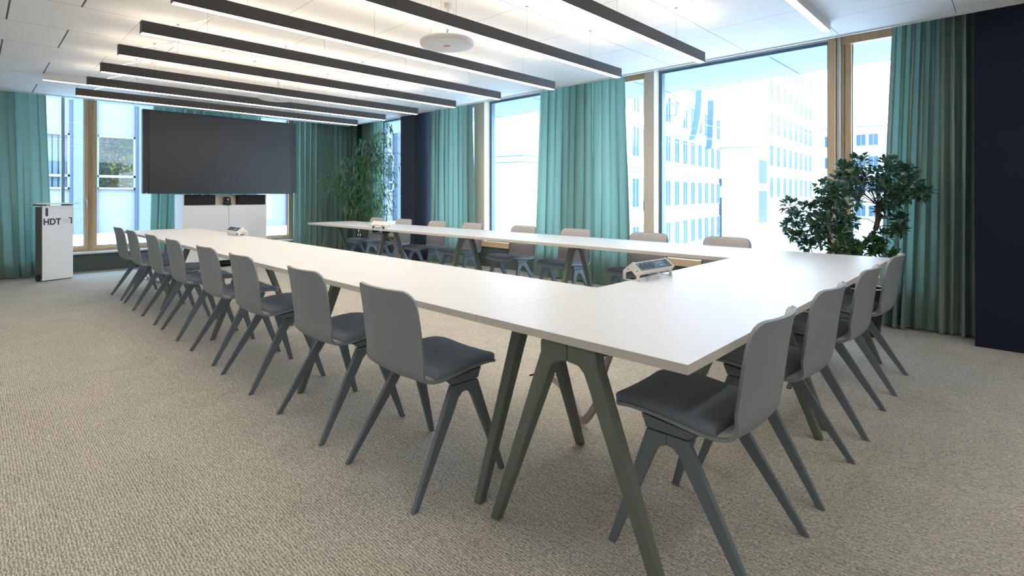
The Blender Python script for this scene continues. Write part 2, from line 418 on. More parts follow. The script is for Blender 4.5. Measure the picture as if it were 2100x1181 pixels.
# ---------------------------------------------------------------- tables
ZT = .74; TH = .027
def table_leg(sgn, plane_axis, parent, pos):
    """half of an A frame; local a along frame, z up.  plane_axis 'x': frame spans X at y=pos ; 'y': spans Y at x=pos"""
    half = [(0, .713), (.098, .713), (.108, .70), (.108, .665), (.352, 0), (.315, 0), (.075, .60), (.062, .63), (.042, .648), (.0, .652)]
    pts = [(sgn * a, z) for a, z in half]
    if sgn < 0: pts = pts[::-1]
    mb = MB()
    cx, p = pos
    if plane_axis == 'x': mb.prism(pts, lambda a, z, t: (cx + a, p + t * (.65 + .35 * z / .71), z), -.026, .026)
    else: mb.prism(pts, lambda a, z, t: (p + t * (.65 + .35 * z / .71), cx + a, z), -.026, .026)
    return mb.build('leg', 'tleg', parent, bevel=.006)
def table(x0, x1, y0, y1, frames, label, group):
    root = empty('conference_table', ((x0 + x1) / 2, (y0 + y1) / 2, 0), 0, label, 'table', group)
    ox, oy = root.location.x, root.location.y
    g = .0006 if (x1 - x0) > (y1 - y0) else 0
    t = B(x0 - ox + g, x1 - ox - g, y0 - oy + g, y1 - oy - g, ZT - .0025, ZT).build('tabletop', 'table', root, bevel=.0008 if g else 0)
    B(x0 - ox + g, x1 - ox - g, y0 - oy + g, y1 - oy - g, ZT - TH, ZT - .0025).build('edge_band', 'edge', root)
    longx = (x1 - x0) > (y1 - y0)
    br = MB()
    if longx:
        for dy in (-.08, .08): br.box(x0 - ox + .08, x1 - ox - .08, dy - .02, dy + .02, ZT - TH - .035, ZT - TH)
    else:
        for dx in (-.08, .08): br.box(dx - .02, dx + .02, y0 - oy + .08, y1 - oy - .08, ZT - TH - .035, ZT - TH)
    br.build('crossbar', 'grey', root)
    for p in frames:
        for sgn in (-1, 1):
            if longx: table_leg(sgn, 'y', root, (0, p - ox))
            else: table_leg(sgn, 'x', root, (0, p - oy))
        k = MB()
        if longx: sg = 1 if p < ox else -1; k.tube([(p - ox + sg * .015, 0, .672), (p - ox + sg * .045, 0, .672)], .012, 12)
        else: k.tube([(0, p - oy - .035, .668), (0, p - oy + .035, .668)], .014, 12)
        k.build('fastening_knob', 'black', root)
    return root
X0, X1 = 1.33, 4.61; Y0, YJ = .592, 1.392
G1 = 'white tables of the U-shaped conference arrangement'
table(X0, 2.985, Y0, YJ, (1.372, 2.93), 'white end table closest to the camera, with the sharp front corner', G1)
table(2.985, X1, Y0, YJ, (3.06, 4.54), 'white end table farther right, reaching toward the leafy ficus', G1)
table(X0, X0 + .8, YJ, 4.525, (1.44, 2.98), 'nearer white table of the left row with grey-green splayed legs', G1)
table(X0, X0 + .8, 4.525, 7.65, (4.57, 6.14, 7.52), 'farther white table of the left row, ending in front of the screen', G1)
table(X1 - .8, X1, YJ, 4.525, (1.44, 2.98), 'nearer white table of the window-side row', G1)
table(X1 - .8, X1, 4.525, 7.86, (4.57, 6.14, 7.74), 'farther white table of the window-side row, ending near the narrow-leaved plant', G1)

# ---------------------------------------------------------------- chairs
PROF = [(.268, .440), (.235, .452), (.18, .460), (.10, .458), (.02, .449), (-.05, .440), (-.105, .439), (-.150, .452), (-.180, .482), (-.196, .53), (-.206, .60), (-.216, .68), (-.228, .755), (-.240, .812)]
HW = [.198, .208, .213, .216, .216, .215, .212, .208, .205, .204, .204, .203, .200, .196]
def catmull(L, q):
    n = len(L) - 1; q = min(max(q, 0), n - 1e-6); i = int(q); f = q - i
    P = [L[max(i - 1, 0)], L[i], L[i + 1], L[min(i + 2, n)]]
    def h(a, b, c, d): return .5 * ((2 * b) + (-a + c) * f + (2 * a - 5 * b + 4 * c - d) * f * f + (-a + 3 * b - 3 * c + d) * f ** 3)
    if isinstance(L[0], tuple): return tuple(h(*[p[k] for p in P]) for k in range(len(L[0])))
    return h(*P)
NP = len(PROF) - 1
def surf(q, v):
    """q along profile 0..NP, v -1..1"""
    x, z = catmull(PROF, q); w = catmull(HW, q)
    # distance from the two ends, for rounded corners
    e0 = catmull(PROF, 0); d0 = math.hypot(x - e0[0], z - e0[1]); e1 = PROF[-1]; d1 = math.hypot(x - e1[0], z - e1[1])
    R = .055
    for d in (d0, d1):
        if d < R: w = w - R + math.sqrt(max(R * R - (R - d) ** 2, 0))
    back = min(max((q - 6.5) / 2.5, 0), 1)
    y = w * v
    f = (y / .21) ** 2
    x += back * .048 * f
    z += (1 - back) * .010 * f
    return Vector((x, y, z))
def normal(q, v):
    e = .02
    a = surf(min(q + e, NP), v) - surf(max(q - e, 0), v)
    # side tangent uses an inner v to stay stable at the rounded corners
    b = surf(q, min(v + e, 1)) - surf(q, max(v - e, -1))
    if b.length < 1e-7: b = Vector((0, 1, 0))
    n = b.cross(a); n.normalize()
    return n if n.length else Vector((0, 0, 1))
def nrm(q, v):
    n = normal(q, v)
    # inner side: up on the seat, forward on the back
    ref = Vector((.7, 0, .7)); return n if n.dot(ref) > 0 else -n
def sheet(qs, vs_, off0, off1):
    mb = MB(); nq, nv = len(qs), len(vs_)
    top = []; bot = []
    for i, q in enumerate(qs):
        for j, v in enumerate(vs_):
            p = surf(q, v); n = nrm(q, v); top.append(p + n * off1(i, j)); bot.append(p + n * off0(i, j))
    fs = []
    o = nq * nv
    for i in range(nq - 1):
        for j in range(nv - 1):
            a, b, c, d = i * nv + j, i * nv + j + 1, (i + 1) * nv + j + 1, (i + 1) * nv + j
            fs += [(a, b, c, d), (o + d, o + c, o + b, o + a)]
    ring = [j for j in range(nv)] + [i * nv + nv - 1 for i in range(1, nq)] + [(nq - 1) * nv + j for j in range(nv - 2, -1, -1)] + [i * nv for i in range(nq - 2, 0, -1)]
    for k in range(len(ring)):
        a, b = ring[k], ring[(k + 1) % len(ring)]; fs.append((b, a, o + a, o + b))
    mb.add(top + bot, fs); return mb
def frange(a, b, n): return [a + (b - a) * i / (n - 1) for i in range(n)]
def make_chair():
    root = empty('shell_chair')
    qs = [0, .03, .1, .22, .4, .7] + frange(1, NP - 1, 34) + [NP - .7, NP - .45, NP - .25, NP - .12, NP - .04, NP]
    sheet(qs, frange(-1, 1, 15), lambda i, j: -.011, lambda i, j: 0).build('shell', 'shell', root, smooth=55)
    def pad(q0, q1, T, nm, mat, vm=.955, n=22):
        q_ = [q0, q0 + .06, q0 + .16] + frange(q0 + .35, q1 - .35, n) + [q1 - .16, q1 - .06, q1]
        v_ = [-vm, -vm * .985, -vm * .95, -vm * .88] + frange(-vm * .75, vm * .75, 9) + [vm * .88, vm * .95, vm * .985, vm]
        nq, nv = len(q_), len(v_); E = [.12, .55, .85, 1.0]
        def h(i, j):
            a = E[min(i, nq - 1 - i, 3)]; b = E[min(j, nv - 1 - j, 3)]
            return .0008 + T * (a * b) ** .8
        sheet(q_, v_, lambda i, j: .0004, h).build(nm, mat, root, smooth=60)
    pad(.12, 5.85, .026, 'seat_cushion', 'pad')
    pad(5.9, NP - .14, .012, 'back_cushion', 'padback')
    for s in (-1, 1):
        tilt = lambda z: s * (.245 - .05 * z / .405)
        mb = MB()
        mb.prism([(-.014, .410), (.128, .410), (.138, .436), (.145, .452), (-.050, .434), (-.028, .426)], lambda a, z, t: (a, s * .195 + t, z), -.014, .014)
        mb.build('leg_mount', 'cleg', root, bevel=.002)
        rear = [(-.014, .405), (.057, .405), (.057, .372), (.036, .369), (.014, .352), (-.002, .325), (-.218, 0), (-.245, 0)]
        front = [(.057, .405), (.128, .405), (.245, 0), (.219, 0), (.096, .335), (.083, .360), (.057, .372)]
        for poly in (rear, front):
            mb = MB(); mb.prism(poly, lambda a, z, t: (a, tilt(z) + t * (.75 + .25 * z / .405), z), -.012, .012)
            mb.build('leg', 'cleg', root, bevel=.003)
    # cross support under the shell
    mb = MB(); mb.box(.01, .10, -.185, .185, .418, .432); mb.build('underseat_brace', 'cleg', root, bevel=.002)
    return root
proto = make_chair(); used = [False]
def chair(x, y, rz, label, group):
    o = proto if not used[0] else copy_tree(proto)
    used[0] = True
    o.location = (x, y, 0); o.rotation_euler = (0, 0, rz); tag(o, label, 'chair', group)
    return o
ordn = ['nearest the camera', 'second from the camera', 'third from the camera', 'fourth from the camera', 'fourth from the far end', 'third from the far end', 'second from the far end', 'at the far end']
jit = random.Random(4)
for i, y in enumerate([1.80, 2.53, 3.40, 4.12, 4.98, 5.70, 6.54, 7.22]):
    chair(1.412 + jit.uniform(-.006, .006), y, jit.uniform(-.02, .02), 'grey shell chair along the left table row, ' + ordn[i], 'grey chairs along the left table row')
for i, y in enumerate([1.76, 2.50, 3.36, 4.12, 5.02, 5.74, 6.55, 7.28]):
    chair(4.535, y, PI + jit.uniform(-.02, .02), 'grey shell chair along the window-side table row, ' + ordn[i], 'grey chairs along the window-side table row')
el = ['large grey shell chair at the end row, tucked under the sharp table corner', 'grey shell chair at the end row, next to the one at the sharp table corner', 'grey shell chair at the end row, second from its right end', 'grey shell chair at the right end of the end row, before the green curtain']
for i, (x, y) in enumerate([(1.815, .733), (2.53, .733), (3.32, .728), (4.125, .722)]):
    chair(x, y, PI / 2 + jit.uniform(-.02, .02), el[i], 'grey chairs along the end tables')

# ---------------------------------------------------------------- desk power modules
def module(x, y, rz, label, plugs=True, clamps=False, L=.32):
    root = empty('power_module', (x, y, ZT), rz, label, 'power outlet', 'white power modules standing on the tables')
    h = L / 2
    F = lambda a, z, t: (t, -a, z)      # a>0 faces -y locally
    body = [(0, .092), (.050, .050), (.036, .030), (-.020, .052), (-.055, .045)]
    MB().prism(body, F, -h + .006, h - .006).build('body', 'modwhite', root, bevel=.001)
    for s in (-1, 1):
        e = [(-.058, 0), (-.058, .048), (0, .096), (.054, .051), (.038, .034), (.038, 0), (.022, 0), (.022, .024), (-.008, .050), (-.044, .036), (-.044, 0)]
        t0 = h - .006 if s > 0 else -h
        mb = MB(); mb.prism(e, F, t0, t0 + .006); mb.prism([(-.058, 0), (-.058, .004), (.038, .004), (.038, 0)], F, t0, t0 + .006)
        ep = mb.build('end_bracket', 'modwhite', root)
        sc = MB()
        for a, z in ((-.028, .058), (.028, .052)): sc.tube([F(a, z, (h + .0012) * s), F(a, z, (h - .003) * s)], .003, 10)
        sc.build('screw', 'black', ep)
    # slanted socket panel
    d = Vector((0, -.050, -.042)).normalized(); n = Vector((0, -.042, .050)).normalized(); o = Vector((0, 0, .092))
    cen = o + d * .033
    pn = MB(); pn.obox(cen + n * .0012, (h - .012, 0, 0), d * .026, n * .0012); p = pn.build('socket_panel', 'panelblue', root)
    for k in range(3):
        c = cen + Vector((-h + .045 + k * .045, 0, 0)) + n * .0030
        sk = MB(); sk.tube([c - n * .001, c + n * .0012], .0195, 20); so = sk.build('socket', 'black', p)
        pin = MB()
        for q in (-.007, .007): pin.tube([c + Vector((q, 0, 0)) + n * .0012, c + Vector((q, 0, 0)) + n * .0018], .0022, 8)
    pt = MB()
    for a, b, w in ((.02, 0, .006), (.045, -.008, .005), (.045, .009, .005), (.062, -.008, .005), (.062, .009, .005), (.078, -.008, .004), (.078, .009, .004)):
        pt.obox(cen + Vector((a, 0, 0)) + d * b + n * .003, (w, 0, 0), d * .0045, n * .0006)
    pt.build('data_port', 'portgrey', p)
    bk = MB(); bk.obox(cen + Vector((h - .034, 0, 0)) + n * .003, (.014, 0, 0), d * .022, n * .0006); bk.build('blank_plate', 'black', p)
    cb = MB(); cb.tube([(-.02, .0, .04), (-.01, .01, .015), (.02, .03, .006), (.07, .05, .005)], .004, 8); cb.build('cable', 'black', root)
    if clamps:
        c = MB()
        for a in (-.12, .12):
            c.box(a - .006, a + .006, .044, .066, -.05, .03); c.box(a - .006, a + .006, -.03, .066, -.058, -.034)
        c.box(-.13, .13, .03, .06, -.075, -.062)
        c.build('clamp', 'black', root)
    return root
module(2.595, 1.365, math.radians(-4), 'white power module with three black sockets on the end table, nearest the camera')
module(2.07, 5.97, math.radians(-90), 'small white power module far down the left table row', L=.34)
module(3.876, 5.86, math.radians(90), 'white power module seen from behind on the window-side table row', clamps=True, L=.40)

# cable guides hanging to the floor
def ribbon(pts, w, t, name, mat, parent=None):
    P = [Vector(p) for p in pts]
    for _ in range(3):
        Q = [P[0]]
        for a, b in zip(P, P[1:]): Q += [a * .75 + b * .25, a * .25 + b * .75]
        Q.append(P[-1]); P = Q
    mb = MB(); vs = []
    for i, p in enumerate(P):
        tg = (P[min(i + 1, len(P) - 1)] - P[max(i - 1, 0)]).normalized()
        side = tg.cross(Vector((0, 0, 1)))
        if side.length < .15: side = Vector((.7, -.7, 0))
        side.normalize(); up = side.cross(tg).normalized()
        # band stands on edge: wide along 'up'
        for a, b in ((-1, -1), (1, -1), (1, 1), (-1, 1)): vs.append(p + side * (t * a) + up * (w * b))
    fs = [(0, 1, 2, 3), tuple(len(vs) - 4 + k for k in (3, 2, 1, 0))]
    for i in range(len(P) - 1):
        for k in range(4): fs.append((i * 4 + k, i * 4 + (k + 1) % 4, i * 4 + 4 + (k + 1) % 4, i * 4 + 4 + k))
    mb.add(vs, fs); return mb.build(name, mat, parent)
def cable_guide(base, pts, label):
    root = empty('cable_guide', (*base, 0), 0, label, 'cable guide', 'cable guides under the tables')
    bx, by = base
    ribbon([(x - bx, y - by, z) for x, y, z in pts], .018, .007, 'band', 'spine', root)
    d = MB(); d.lathe([(.001, 0), (.055, 0), (.055, .010), (.045, .016), (.001, .016)], n=28); d.build('floor_socket_cover', 'chrome', root)
    c = MB(); c.tube([(0, 0, .012), (-.05, .04, .006), (-.14, .06, .005)], .005, 8); c.build('cable', 'black', root)
    return root
cable_guide((2.74, 2.15), [(2.72, 2.12, .022), (2.66, 2.11, .022), (2.60, 1.98, .022), (2.52, 1.88, .022), (2.42, 1.73, .022), (2.32, 1.63, .022), (2.24, 1.56, .022), (2.20, 1.50, .05), (2.10, 1.36, .22), (1.99, 1.26, .42), (1.90, 1.16, .56), (1.84, 1.13, .708)], 'curved grey cable band on the carpet under the near end table')
cable_guide((1.75, 8.55), [(1.75, 8.52, .022), (1.76, 8.35, .022), (1.76, 8.1, .024), (1.75, 7.8, .03), (1.74, 7.62, .1), (1.72, 7.5, .35), (1.73, 7.35, .66)], 'cable band with a floor socket at the far end of the left table row')
cable_guide((4.0, 5.55), [(4.02, 5.6, .022), (4.08, 5.7, .03), (4.12, 5.78, .2), (4.13, 5.85, .42), (4.15, 6.0, .56), (4.18, 6.3, .62), (4.2, 6.6, .66)], 'cable band hanging below the window-side power module')

# ---------------------------------------------------------------- pendant light beams
XB0, XB1 = .815, 4.34
lab = ['nearest the camera', 'second from the camera', 'third from the camera', 'fourth from the camera', 'fourth from the screen', 'third from the screen', 'second from the screen', 'closest to the screen']
for k in range(8):
    y = 1.815 + .778 * k; L = XB1 - XB0
    root = empty('pendant_light_beam', (XB0, y, 2.283), 0, 'long dark linear pendant lamp with glowing underside, ' + lab[k], 'ceiling lamp', 'dark linear pendant lamps')
    w = .0275; H = .082
    mb = MB(); mb.box(0, L, -w, -w + .004, .0, H); mb.box(0, L, w - .004, w, .0, H); mb.box(0, .004, -w + .004, w - .004, 0, H); mb.box(L - .004, L, -w + .004, w - .004, 0, H)
    mb.box(.004, L - .004, -w + .004, w - .004, .02, H - .02)
    mb.build('housing', 'beam', root)
    B(.005, L - .005, -w + .0045, w - .0045, -.001, .018).build('diffuser', 'led', root, smooth=0)
    B(.05, L - .05, -w + .006, w - .006, H - .019, H - .004).build('uplight', 'ledup', root, smooth=0)
    for q in (.42, 1.35, 2.2, 3.05):
        c = MB(); c.tube([(q, 0, H), (q, 0, ZC - 2.283)], .0010, 6); c.tube([(q, 0, ZC - 2.283 - .006), (q, 0, ZC - 2.283)], .012, 12); c.build('suspension_wire', 'wire', root)
    c = MB(); pts = []
    for i in range(15):
        t = i / 14; pts.append((.16 + .42 * t, .004 * math.sin(6 * t), H + (ZC - 2.283 - H) * (t ** 3 * .72 + .28 * math.sin(t * PI * .62) ** .6 * (1 - t ** 3) + .28 * t ** 3)))
    c.tube(pts, .0038, 8); c.build('power_cord', 'cord', root)
for y, x0, x1, l in ((1.09, .6, 5.10, 'white surface-mounted light strip on the ceiling at the upper right'), (8.04, .59, 5.10, 'white surface-mounted light strip on the ceiling near the left window')):
    root = empty('ceiling_light_strip', (x0, y, ZC), 0, l, 'ceiling lamp', 'white ceiling light strips'); L = x1 - x0
    mb = MB(); mb.box(0, L, -.0275, -.0245, -.075, 0); mb.box(0, L, .0245, .0275, -.075, 0); mb.box(0, .003, -.0245, .0245, -.075, 0); mb.box(L - .003, L, -.0245, .0245, -.075, 0)
    mb.box(.003, L - .003, -.0245, .0245, -.055, 0)
    mb.build('housing', 'white', root)
    B(.004, L - .004, -.024, .024, -.076, -.057).build('diffuser', 'ledw', root, smooth=0)

# fill light strips added out of view, behind and beside the camera
for k, (xa, xb, ya, yb, l) in enumerate(((.6, 5.2, -.62, -.50, 'added fill light strip nearest behind the end row'), (-1.4, 5.2, -1.75, -1.63, 'added fill light strip along the near wall'), (-1.35, -1.23, -.2, 6.6, 'added fill light strip along the left wall'))):
    root = empty('added_fill_strip', (xa, ya, ZC - .006), 0, l, 'ceiling lamp', 'added fill light strips')
    B(0, xb - xa, 0, yb - ya, 0, .006).build('trim_frame', 'white', root); B(.01, xb - xa - .01, .01, yb - ya - .01, -.002, 0).build('diffuser', 'ledfill', root, smooth=0)
# round ceiling microphones
for x, y, l in ((2.53, 2.96, 'white round disc hanging under the ceiling, the larger nearer one'), (2.53, 6.01, 'white round disc hanging under the ceiling, the small far one')):
    root = empty('ceiling_microphone', (x, y, 2.295), 0, l, 'microphone', 'white ceiling discs')
    mb = MB(); mb.lathe([(.001, 0), (.186, 0), (.196, .004), (.200, .012), (.200, .032), (.192, .040), (.001, .040)], n=64); mb.build('disc', 'white', root)
    em = MB(); th = math.radians(-44)
    ux, uy = Vector((math.cos(th), math.sin(th), 0)), Vector((-math.sin(th), math.cos(th), 0))
    ring = [(.028 * math.cos(a), .016 * math.sin(a)) for a in frange(0, 2 * PI, 25)[:-1]]
    em.prism(ring, lambda a, b, t: tuple(ux * a + uy * b + Vector((0, 0, t))), -.0012, .0)
    em.build('emblem', 'orange', root)
    st = MB(); st.tube([(.02, .02, .04), (.02, .02, .09), (.03, .02, .2), (.03, .02, ZC - 2.295)], .009, 10); st.tube([(.03, .02, ZC - 2.295 - .03), (.03, .02, ZC - 2.295)], .03, 20); st.build('stem', 'cord', root)
    for a in (.4, 2.5, 4.6):
        c = MB(); c.tube([(.12 * math.cos(a), .12 * math.sin(a), .04), (.12 * math.cos(a), .12 * math.sin(a), ZC - 2.295)], .001, 6); c.build('suspension_wire', 'wire', root)

# ---------------------------------------------------------------- screen, cabinet, camera
root = empty('display_screen', (2.95, 8.95, 1.20), 0, 'very large black wall-size display screen above the white cabinet', 'screen')
mb = MB(); mb.box(-1.165, 1.175, .0, .09, 0, 1.25); mb.build('bezel', 'bezel', root, bevel=.004)
B(-1.088, 1.062, -.008, .0, .008, 1.238).build('panel', 'screen', root, bevel=.001)
mb = MB(); mb.box(-.9, .9, .09, .14, .25, 1.0); mb.build('back_housing', 'black', root)
mb = MB(); mb.box(-1.13, -1.11, -.004, .0, .0, .012); mb.box(1.12, 1.14, -.004, 0, 0, .012); mb.build('corner_bracket', 'chrome', root)
root = empty('media_cabinet', (2.975, 9.02, 0), 0, 'white two-door media cabinet carrying speakers below the screen', 'cabinet')
mb = MB(); mb.box(-.645, .645, .02, .46, .12, 1.018); mb.box(-.645, -.628, -.002, .46, 1.018, 1.188); mb.box(.628, .645, -.002, .46, 1.018, 1.188); mb.box(-.63, .63, .42, .46, 1.018, 1.185); mb.build('body', 'cabwhite', root, bevel=.002)
for s in (-1, 1):
    x0, x1 = (-.645, .030) if s < 0 else (.036, .645)
    B(x0, x1, 0, .018, .13, 1.016).build('door', 'cabwhite', root, bevel=.0015)
for x0, x1 in ((-.627, -.17), (.178, .627)):
    B(x0, x1, .0, .30, 1.022, 1.182).build('speaker_grille', 'blackcloth', root, bevel=.012)
B(-.165, .173, .10, .12, 1.02, 1.18).build('niche_back', 'woodpale', root)
mb = MB(); mb.box(-.60, .60, .05, .43, .045, .118); mb.build('plinth', 'black', root)
mb = MB(); mb.box(-.645, .645, .0, .46, .118, .13); mb.build('bottom_panel', 'cabwhite', root)
for a, b in ((-.5, .1), (.5, .1), (-.5, .38), (.5, .38)):
    mb = MB(); mb.tube([(a, b, 0), (a, b, .05)], .025, 12); mb.build('foot', 'black', root)
root = empty('conference_camera', (2.99, 9.05, 1.0185), 0, 'black pan-tilt conference camera in the cabinet niche below the screen', 'camera')
mb = MB(); mb.lathe([(.001, 0), (.062, 0), (.066, .006), (.066, .028), (.058, .035), (.001, .035)], n=32); mb.build('base', 'black', root)
mb = MB(); mb.box(-.052, -.038, -.025, .025, .034, .12); mb.box(.038, .052, -.025, .025, .034, .12); mb.build('yoke', 'black', root, bevel=.004)
mb = MB(); mb.box(-.037, .037, -.035, .04, .045, .135); hd = mb.build('head', 'black', root, bevel=.012)
mb = MB(); mb.tube([(0, -.034, .09), (0, -.050, .09)], .026, 24); mb.build('lens_ring', 'bezel', hd)
mb = MB(); mb.tube([(0, -.0495, .09), (0, -.052, .09)], .014, 20); mb.build('lens', 'portgrey', hd)

# ---------------------------------------------------------------- lectern
root = empty('lectern', (.677, 9.237, 0), math.radians(20.4), 'white lectern on wheels with dark lettering beside the far-left curtain', 'lectern')
W, D, Hh = .366, .21, 1.035
B(0, W, 0, .022, .012, Hh).build('front_panel', 'lectwhite', root, bevel=.002)
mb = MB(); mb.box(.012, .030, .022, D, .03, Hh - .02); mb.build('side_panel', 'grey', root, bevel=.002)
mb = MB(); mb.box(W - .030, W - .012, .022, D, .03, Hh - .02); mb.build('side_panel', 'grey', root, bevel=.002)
B(.030, W - .030, .03, D - .01, .05, .07).build('bottom_shelf', 'lectwhite', root)
B(-.10, W + .06, -.07, D + .04, Hh + .018, Hh + .034).build('reading_board', 'trim', root, bevel=.003)
for x0, x1 in ((-.02, .05), (W - .05, W - .005)):
    B(x0, x1, .0, .20, Hh, Hh + .018).build('board_support', 'black', root)
for s in (-.018, W + .002):
    mb = MB(); mb.tube([(s - .006, .06 + .03, .046), (s + .02, .06 + .03, .046)], .045, 28); mb.build('wheel', 'black', root)
mb = MB(); mb.tube([(-.02, .09, .046), (W + .02, .09, .046)], .006, 10); mb.build('axle', 'black', root)
# pill-shaped grip slot
pl = [(.050 + .016 * math.cos(a), .947 + .016 * math.sin(a) + (.042 if math.sin(a) > 0 else -.042)) for a in frange(0, 2 * PI, 29)[:-1]]
MB().prism(pl, lambda a, z, t: (a, t, z), -.002, .001).build('grip_slot', 'bezel', root)
def text_mesh(s, size, name, mat, parent, loc, rot, extrude=.0008, bold=.0, space=1.0):
    cu = bpy.data.curves.new(name, 'FONT'); cu.body = s; cu.size = size; cu.extrude = extrude; cu.offset = bold; cu.space_character = space
    to = bpy.data.objects.new(name + '_tmp', cu); COL.objects.link(to); bpy.context.view_layer.update()
    me = bpy.data.meshes.new_from_object(to.evaluated_get(bpy.context.evaluated_depsgraph_get()))
    bpy.data.objects.remove(to); me.materials.clear(); me.materials.append(M[mat])
    o = bpy.data.objects.new(name, me); COL.objects.link(o); o.parent = parent; o.location = loc; o.rotation_euler = rot; return o
text_mesh('HDT', .118, 'lettering', 'ink', root, (.008, -.001, .774), (PI / 2, 0, 0), bold=.0042, space=1.02).scale = (.84, 1, 1)
mb = MB()
mb.box(.312, .352, -.002, 0, .851, .865); mb.box(.337, .352, -.002, 0, .778, .851)
mb.build('lettering_flag', 'ink', root)
for k, (a, b) in enumerate(((.238, .300), (.238, .325), (.238, .325))):
    z = .836 - k * .021
    m2 = MB(); x = a
    rr = random.Random(k)
    while x < b:
        w = rr.uniform(.004, .009); m2.box(x, min(x + w, b), -.0015, 0, z, z + .005); x += w + .002
    m2.build('fine_lettering', 'inkpale', root)

# ---------------------------------------------------------------- plants
def leaf(mb, p, d, up, L, w, droop=.25, seg=3):
    """single folded, drooping leaf: base p, direction d"""
    d = d.normalized(); s = d.cross(up)
    if s.length < .05: s = d.cross(Vector((1, .2, 0)))
    s.normalize(); n = s.cross(d).normalized()
    vs = []; prof = [.0, .75, 1.0, .62, 0] if seg >= 4 else [.0, .95, .8, 0]
    k = len(prof) - 1
    for i, q in enumerate(prof):
        t = i / k; c = p + d * (L * t) - Vector((0, 0, 1)) * (droop * L * t * t)
        if q == 0: vs.append(c)
        else: vs += [c - s * (w * q) + n * (w * q * .35), c, c + s * (w * q) + n * (w * q * .35)]
    fs = [(0, 1, 2), (0, 2, 3)]
    m = k - 1
    for i in range(m - 1):
        a = 1 + i * 3; fs += [(a, a + 3, a + 4, a + 1), (a + 1, a + 4, a + 5, a + 2)]
    a = 1 + (m - 1) * 3; e = len(vs) - 1; fs += [(a, e, a + 1), (a + 1, e, a + 2)]
    mb.add(vs, fs)
def wav(pts, n=3):
    P = [Vector(p) for p in pts]
    for _ in range(n):
        Q = [P[0]]
        for a, b in zip(P, P[1:]): Q += [a * .75 + b * .25, a * .25 + b * .75]
        Q.append(P[-1]); P = Q
    return P
def pot(root, r, h, mat):
    mb = MB(); mb.lathe([(.001, 0), (r * .80, 0), (r * .84, .015), (r, h - .03), (r * 1.03, h), (r * .95, h), (r * .92, h - .04), (.001, h - .041)], n=40); mb.build('pot', mat, root)
    mb = MB(); mb.lathe([(.001, h - .040), (r * .90, h - .040), (r * .5, h - .028), (.001, h - .022)], n=28); mb.build('soil', 'soil', root)
# viewing frame used to lay out the crown: right and away axes as the crown is seen from the room
RV = Vector((.7145, -.6996, 0)); FV = Vector((.6996, .7145, 0))
FIC = [(-0.087, 1.454, 0.059), (-0.037, 1.395, 0.059), (-0.126, 1.415, 0.049), (-0.047, 1.286, 0.079), (-0.126, 1.247, 0.069), (-0.047, 1.187, 0.079), (-0.126, 1.316, 0.049), (0.002, 1.336, 0.054), (0.24, 1.454, 0.059), (0.19, 1.385, 0.069), (0.269, 1.375, 0.059), (0.111, 1.355, 0.059), (0.17, 1.286, 0.069), (0.21, 1.207, 0.074), (0.338, 1.365, 0.054), (0.368, 1.266, 0.064), (0.309, 1.207, 0.069), (0.398, 1.207, 0.059), (0.457, 1.187, 0.044), (0.477, 1.128, 0.035), (0.309, 1.039, 0.059), (0.24, 1.128, 0.069), (0.16, 1.128, 0.059), (0.289, 0.97, 0.054), (0.19, 1.049, 0.049), (0.111, 1.217, 0.059), (0.052, 1.128, 0.044), (-0.354, 1.257, 0.049), (-0.284, 1.227, 0.054), (-0.225, 1.187, 0.054), (-0.294, 1.168, 0.049), (-0.522, 1.098, 0.054), (-0.561, 0.99, 0.049), (-0.462, 1.049, 0.064), (-0.383, 1.089, 0.059), (-0.304, 1.079, 0.059), (-0.502, 0.92, 0.054), (-0.403, 0.97, 0.064), (-0.314, 0.97, 0.064), (-0.393, 0.861, 0.059), (-0.561, 0.92, 0.035), (-0.215, 1.049, 0.059), (-0.146, 1.089, 0.059), (-0.225, 0.93, 0.069), (-0.126, 0.97, 0.059), (-0.087, 0.881, 0.064), (-0.186, 0.841, 0.064), (-0.284, 0.861, 0.049), (-0.215, 0.772, 0.059), (-0.354, 0.772, 0.044), (-0.383, 0.743, 0.035), (-0.126, 0.743, 0.054), (-0.047, 0.762, 0.059), (0.012, 0.693, 0.049), (-0.067, 0.683, 0.04), (0.091, 0.693, 0.049), (0.141, 0.752, 0.049), (0.071, 0.772, 0.049), (0.032, 0.95, 0.044), (0.17, 0.841, 0.044), (0.21, 0.911, 0.04), (0.17, 0.673, 0.04), (-0.166, 0.683, 0.04), (0.249, 0.683, 0.025), (0.299, 0.881, 0.028), (-0.591, 0.841, 0.022), (-0.512, 0.822, 0.035), (-0.443, 0.792, 0.035), (-0.294, 0.703, 0.03)]
root = empty('ficus_tree', (5.42, .92, 0), 0, 'leafy ficus with a bent brown trunk in a black pot behind the end tables', 'plant')
pot(root, .17, .40, 'potblack')
rn = random.Random(21)
tips = []
for u, z, r in FIC:
    tips.append((RV * u + FV * rn.uniform(-.17, .15) + Vector((0, 0, z)), r))
trunk = MB()
T1 = wav([(0, 0, .36), (-.01, 0, .50), tuple(RV * -.02 + Vector((0, 0, .64))), tuple(RV * .03 + Vector((0, 0, .76))), tuple(RV * .13 + Vector((0, 0, .86))), tuple(RV * .16 + Vector((0, 0, .98))), tuple(RV * .15 + Vector((0, 0, 1.10)))])
trunk.tube(T1, [.030 - .014 * i / (len(T1) - 1) for i in range(len(T1))], 10)
T2 = wav([(0, 0, .45), tuple(RV * -.12 + Vector((0, 0, .60))), tuple(RV * -.22 + FV * .05 + Vector((0, 0, .74))), tuple(RV * -.28 + Vector((0, 0, .9)))])
trunk.tube(T2, [.018 - .010 * i / (len(T2) - 1) for i in range(len(T2))], 8)
